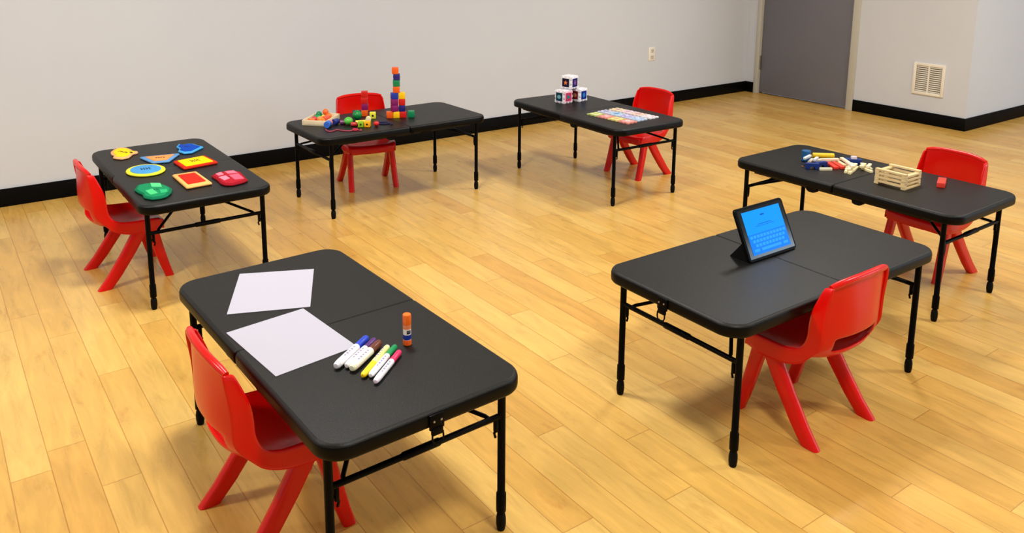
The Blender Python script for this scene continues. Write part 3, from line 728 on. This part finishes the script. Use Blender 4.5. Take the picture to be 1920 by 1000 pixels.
navy = [(-.118+.0, -.085)]+[(-.098+.036*cos(q_)*(1-.012*k), -.125+.040*sin(q_)*(1-.012*k)) for k, q_ in enumerate([i*.6 for i in range(0, 20)])]+[(-.060, -.175), (-.085, -.195)]
lace(navy, .0042, (24, 24, 66), 'navy lace coiled on the table between the red bead and the tower')

# ------------------------------------------------------------------ foam puzzle cubes and tiles
def tile_outline(h_, n_=5, d=.006):
    """square with jigsaw teeth along each side"""
    pts = []; L = 2*h_; st = L/n_
    side = []
    for k in range(n_):
        o_ = 0 if k % 2 == 0 else -d
        side += [(-h_+k*st+.0005, -h_-o_), (-h_+(k+1)*st-.0005, -h_-o_)]
    for r_ in range(4):
        c_, s_ = (1, 0, -1, 0)[r_], (0, 1, 0, -1)[r_]
        pts += [(x*c_-y*s_, x*s_+y*c_) for x, y in side]
    return pts
def foam_panel(parent, Mx, h_, border, inl, emb, shape, th_=.010, name='foam_panel', pale=0):
    inl, emb = [tuple(int(v+(225-v)*pale) for v in c) for c in (inl, emb)]  # pale blends the washed-out glare into the inlay and emblem colours
    P = tile_outline(h_)
    mb = mat('foam_%d_%d_%d' % border, border, .85, .2)
    o = MB().loft([[(x, y, 0) for x, y in P], [(x, y, th_) for x, y in P]]).build(name, mb, parent, xf=Mx, smooth=0)
    q_ = h_*.72
    MB().box((0, 0, th_), (2*q_, 2*q_, .0016)).build('inlay', mat('foam_%d_%d_%d' % inl, inl, .85, .2), o, xf=Mx, smooth=0)
    b = MB(); e = h_*.42
    if shape == 'star': pl = [((e if k % 2 == 0 else e*.5)*sin(pi*k/5), (e if k % 2 == 0 else e*.5)*cos(pi*k/5)) for k in range(10)]
    elif shape == 'ring': pl = [(e*cos(2*pi*k/20), e*.8*sin(2*pi*k/20)) for k in range(20)]
    elif shape == 'tri': pl = [(-e, -e*.8), (e, -e*.8), (0, e)]
    else: pl = [(-e*.3, -e), (e*.3, -e), (e*.3, -e*.3), (e, -e*.3), (e, e*.3), (e*.3, e*.3), (e*.3, e), (-e*.3, e), (-e*.3, e*.3), (-e, e*.3), (-e, -e*.3), (-e*.3, -e*.3)]
    b.loft([[(x, y, z) for x, y in pl] for z in (th_+.0006, th_+.0022)])
    b.build('emblem', mat('foam_%d_%d_%d' % emb, emb, .85, .2), o, xf=Mx, smooth=0)
    return o
CW = .098
def foam_cube(x, y, z, ang, faces, label):
    loc_, a_ = put('T4', x, y, H+z+.0003, radians(ang))
    t = thing('foam_cube', label, 'foam cube', loc_, a_, 'foam puzzle cubes')
    h_ = CW/2-.002
    base = Matrix.Translation((0, 0, CW/2))
    dirs = [Matrix.Rotation(pi/2, 4, 'Y'), Matrix.Rotation(-pi/2, 4, 'X') @ Matrix.Rotation(pi, 4, 'Y') @ Matrix.Rotation(pi, 4, 'Y'), Matrix.Rotation(pi/2, 4, 'X'), Matrix.Rotation(-pi/2, 4, 'Y'), Matrix.Identity(4), Matrix.Rotation(pi, 4, 'X')]
    for D, (bd_, il, em, sh_) in zip(dirs, faces):
        foam_panel(t, base @ D @ Matrix.Translation((0, 0, CW/2-.0105)), h_-.004, bd_, il, em, sh_)
    MB().box((0, 0, CW/2), (CW-.02, CW-.02, CW-.021)).build('foam_core', mat('foam_235_233_240', (235, 233, 240), .85, .2), t, smooth=0)
    return t
WF = (235, 233, 240)
# faces order: +x, +y, -y, -x, top, bottom
nv, te = (20, 22, 84), (10, 54, 74)
# faces seen from the room side are -y and +x/-x after turning
def fset(l_, r_, tp): return [r_, (WF, te, (90, 170, 180), 'ring'), (WF, nv, (200, 60, 60), 'star'), (WF, (110, 20, 30), (230, 200, 90), 'tri'), tp, tp] if False else [r_, (WF, te, (90, 170, 180), 'ring'), l_, (WF, (110, 20, 30), (230, 200, 90), 'tri'), tp, tp]
TPF = (WF, (232, 230, 236), (226, 222, 230), 'ring')
VA = 35.3+7-2                                    # heading that sets a corner towards the room
foam_cube(-.040, .300, 0, -80+0, fset((WF, te, (120, 176, 186), 'ring'), ((238, 200, 210), (196, 50, 96), (20, 130, 130), 'tri'), TPF), 'foam puzzle cube with teal and pink faces, lower left of the three')
foam_cube(.100, .300, 0, -80+4, fset((WF, (110, 14, 20), (190, 120, 90), 'ring'), (WF, (16, 40, 130), (40, 120, 190), 'ring'), TPF), 'foam puzzle cube with dark red and blue faces, lower right of the three')
foam_cube(.020, .310, CW+.0008, -80+6, fset((WF, (30, 18, 50), (226, 120, 60), 'star'), (WF, (28, 30, 96), (120, 70, 130), 'ring'), TPF), 'foam puzzle cube with orange emblem face, stacked on top')
rowsT = [(-.118, -.165, [((186, 196, 120), (206, 208, 110), (150, 170, 70)), ((226, 150, 140), (226, 96, 100), (240, 190, 180)), ((222, 206, 130), (220, 190, 90), (200, 120, 70)), ((230, 150, 140), (232, 110, 110), (250, 200, 190))], ('yellow-green', 'rose', 'yellow', 'coral'), 'row nearest the room centre'),
         (-.005, -.140, [((206, 208, 226), (150, 150, 200), (100, 100, 170)), ((200, 214, 232), (90, 160, 210), (60, 90, 160)), ((206, 204, 232), (110, 110, 190), (210, 200, 230)), ((200, 216, 236), (96, 140, 206), (220, 226, 240))], ('lilac', 'sky blue', 'violet', 'mid blue'), 'middle row'),
         (.108, -.130, [((228, 216, 196), (226, 170, 96), (120, 90, 150)), ((228, 212, 218), (216, 150, 160), (120, 130, 190)), ((230, 214, 206), (220, 150, 110), (150, 110, 170)), ((236, 232, 236), (216, 160, 176), (230, 228, 234))], ('amber', 'pale pink', 'peach', 'white and pink'), 'row beside the chair')]
for (x0, y0, cols, nm, rw) in rowsT:
    for k in range(4):
        x, y = x0+k*.0095, y0-k*.0965
        loc_, a_ = put('T4', x, y, H+.0003, radians(5.6))
        t = thing('foam_tile', '%s foam letter tile in the %s of tiles' % (nm[k], rw), 'foam tile', loc_, a_, 'foam puzzle tiles')
        foam_panel(t, Matrix.Identity(4), .0445, *cols[k], ('plus', 'ring', 'tri', 'star')[(k+int(x0*100)) % 4], name='tile_body', th_=.009, pale=.35)

# ------------------------------------------------------------------ wooden blocks and plank crate
M_plank = mat('plank_wood', (226, 200, 148), .6, .3, noise=.10, nscale=18)
loc_, a_ = put('T5', 0, 0)
X0, X1, Y0, Y1 = -.104, .044, -.256, -.100          # outer footprint of the crate
pt, pw = .0094, .021
lv = ('bottom', 'second', 'third', 'fourth', 'fifth', 'sixth', 'seventh', 'top')
for k in range(8):
    for s_ in (0, 1):
        if k % 2 == 0:
            y = (Y0+pw/2 if s_ == 0 else Y1-pw/2); c = ((X0+X1)/2, y); d = (X1-X0, pw)
        else:
            x = (X0+pw/2 if s_ == 0 else X1-pw/2); c = (x, (Y0+Y1)/2); d = (pw, Y1-Y0)
        l2, a2 = put('T5', c[0]+random.uniform(-.0015, .0015), c[1]+random.uniform(-.0015, .0015), H+.0002+k*(pt+.0003)+pt/2, radians(random.uniform(-1.2, 1.2)))
        side = (('near the table end', 'towards the block pile') if k % 2 == 0 else ('facing the room', 'facing the chair'))[s_]
        o = MB().box((0, 0, 0), (*d, pt), bev=.0008).build('wooden_plank', M_plank, None, l2, (0, 0, a2))
        tag(o, 'thin wooden plank in the %s layer of the crate, %s' % (lv[k], side), 'plank', 'planks stacked as a crate')
def blk(a, b_, w_, h_, col, label, z=0, pitch=0, name='wooden_block'):
    dx, dy = b_[0]-a[0], b_[1]-a[1]; L = max(math.hypot(dx, dy), .01)
    l2, a2 = put('T5', (a[0]+b_[0])/2, (a[1]+b_[1])/2, H+.0004+z+h_/2+abs(sin(radians(pitch)))*L/2, math.atan2(dy, dx))
    o = MB().box((0, 0, 0), (L, w_, h_), bev=.0012).build(name, mat('block_%d_%d_%d' % col, col, .55, .35, noise=.06, nscale=16), None, l2, (0, radians(pitch), a2))
    return tag(o, label, 'block', 'wooden building blocks')
CR, WH_, RD, NV = (236, 218, 176), (216, 222, 226), (222, 52, 36), (12, 44, 120)
l2, a2 = put('T5', -.010, .350)
o = MB().lathe([(.0225, .0004), (.024, .002), (.024, .055), (.022, .057), (0, .057)], 28).build('wooden_cylinder', mat('block_blue', (0, 84, 140), .5, noise=.05), None, l2, (0, 0, a2)); tag(o, 'blue upright wooden cylinder at the end of the block pile', 'block', 'wooden building blocks')
l2, a2 = put('T5', .108, .322, H+.0155, math.atan2(-.071, .078))
o = MB().lathe([(0, -.057), (.0135, -.057), (.015, -.055), (.015, .055), (.0135, .057), (0, .057)], 28, Matrix.Rotation(pi/2, 4, 'Y')).build('wooden_cylinder', mat('block_yellow', (228, 190, 20), .5, noise=.05), None, l2, (0, 0, a2)); tag(o, 'yellow wooden cylinder lying on its side behind the pile', 'block', 'wooden building blocks')
blk((.120, .212), (.180, .140), .036, .024, NV, 'flat navy block at the chair side of the pile')
blk((.140, .176), (.160, .156), .022, .014, (206, 200, 226), 'small lavender block lying on the navy block', z=.0246)
def arch(x, y, ang, label):
    l2, a2 = put('T5', x, y, H+.0004, radians(ang)); P = []
    R, r_ = .033, .015
    P = [(-R, 0), (-R, .030), (R, .030), (R, 0), (r_, 0)]+[(r_*cos(radians(q_)), r_*sin(radians(q_))) for q_ in range(20, 161, 20)]+[(-r_, 0)]
    o = MB().loft([[(x_, yy, z_) for x_, z_ in P] for yy in (-.012, .012)]).build('arch_block', mat('block_12_44_120', NV, .5), None, l2, (0, 0, a2), smooth=0)
    tag(o, label, 'block', 'wooden building blocks')
arch(-.128, .232, -45, 'navy arch block nearest the table edge')
arch(-.066, .222, -20, 'navy arch block between the white sticks and the red planks')
blk((-.100, .300), (-.020, .318), .014, .012, WH_, 'white stick lying across towards the blue cylinder', z=.030)
blk((-.090, .248), (-.030, .268), .014, .012, WH_, 'short white stick resting on the arches', z=.031)
blk((-.010, .318), (.078, .262), .026, .012, CR, 'cream plank under the yellow cylinder')
blk((-.030, .292), (.050, .240), .024, .011, (230, 216, 190), 'pale plank lying on the cream plank near the arches', z=.0125)
blk((-.125, .189), (-.073, .152), .016, .014, (236, 230, 200), 'ivory stick before the red planks')
blk((.020, .236), (-.040, .146), .026, .014, RD, 'red plank nearer the table edge in the pile', z=.0004)
blk((.052, .222), (-.008, .128), .024, .014, (226, 62, 44), 'red plank beside the other red plank', z=.0006)
blk((.078, .262), (.128, .240), .022, .012, CR, 'cream plank end behind the red planks')
blk((.098, .232), (.046, .150), .020, .012, (236, 200, 160), 'cream plank alongside the second red plank')
blk((.110, .178), (.104, .128), .022, .012, CR, 'cream plank below the navy block')
blk((.030, .136), (.066, .104), .018, .010, (228, 196, 156), 'small tan plank beside the crossed sticks')
blk((-.066, .078), (.070, .118), .016, .013, (238, 226, 176), 'cream stick at the left of the crossed bundle')
blk((-.070, .056), (.074, .098), .016, .013, (236, 222, 170), 'cream stick at the right of the crossed bundle')
blk((-.056, .070), (.078, .108), .015, .012, (240, 228, 186), 'cream stick resting on top of the crossed bundle', z=.0136)
blk((.100, .100), (.112, .046), .018, .013, (238, 226, 180), 'cream stick near the navy block at the pile tail')
blk((.082, .072), (.052, .002), .015, .012, (236, 220, 172), 'cream stick pointing at the crate')
blk((.072, .040), (.135, .062), .016, .012, (240, 228, 190), 'cream stick lying over the pile tail', z=.0138)
for (a_, b_, w_, h_, c_, lb_, z_) in (
    ((.000, .268), (.085, .215), .016, .012, (240, 226, 196), 'cream stick lying over the red plank ends', .0156),
    ((-.055, .300), (.020, .330), .016, .012, (224, 214, 200), 'greyish white stick between the cylinder and the cream planks', .0010),
    ((.128, .225), (.075, .150), .018, .012, (238, 216, 184), 'cream plank between the red planks and the navy block', .0130),
    ((-.020, .102), (.078, .140), .016, .012, (240, 230, 196), 'cream stick on the far side of the crossed bundle', .0004),
    ((-.030, .058), (.030, .135), .016, .012, (244, 232, 200), 'cream stick laid across the crossed bundle', .0270),
    ((.135, .105), (.092, .030), .017, .013, (240, 228, 184), 'cream stick second from the end of the pile tail', .0004),
    ((.048, .060), (.118, .082), .016, .012, (234, 218, 176), 'cream stick crossing beneath the pile tail', .0140),
    ((.155, .120), (.120, .085), .018, .013, (238, 226, 186), 'short cream stick between the navy block and the tail', .0004)):
    blk(a_, b_, w_, h_, c_, lb_, z=z_)
l2, a2 = put('T5', -.138, .283)
tag(MB().lathe([(.006, .0004), (.007, .002), (.006, .005), (0, .0055)], 14).build('wooden_peg', mat('block_brown', (120, 70, 40), .6), None, l2), 'tiny brown peg beside the white stick', 'peg')
blk((.086, -.334), (.190, -.290), .036, .024, (226, 62, 48), 'red wooden block lying alone beyond the crate')
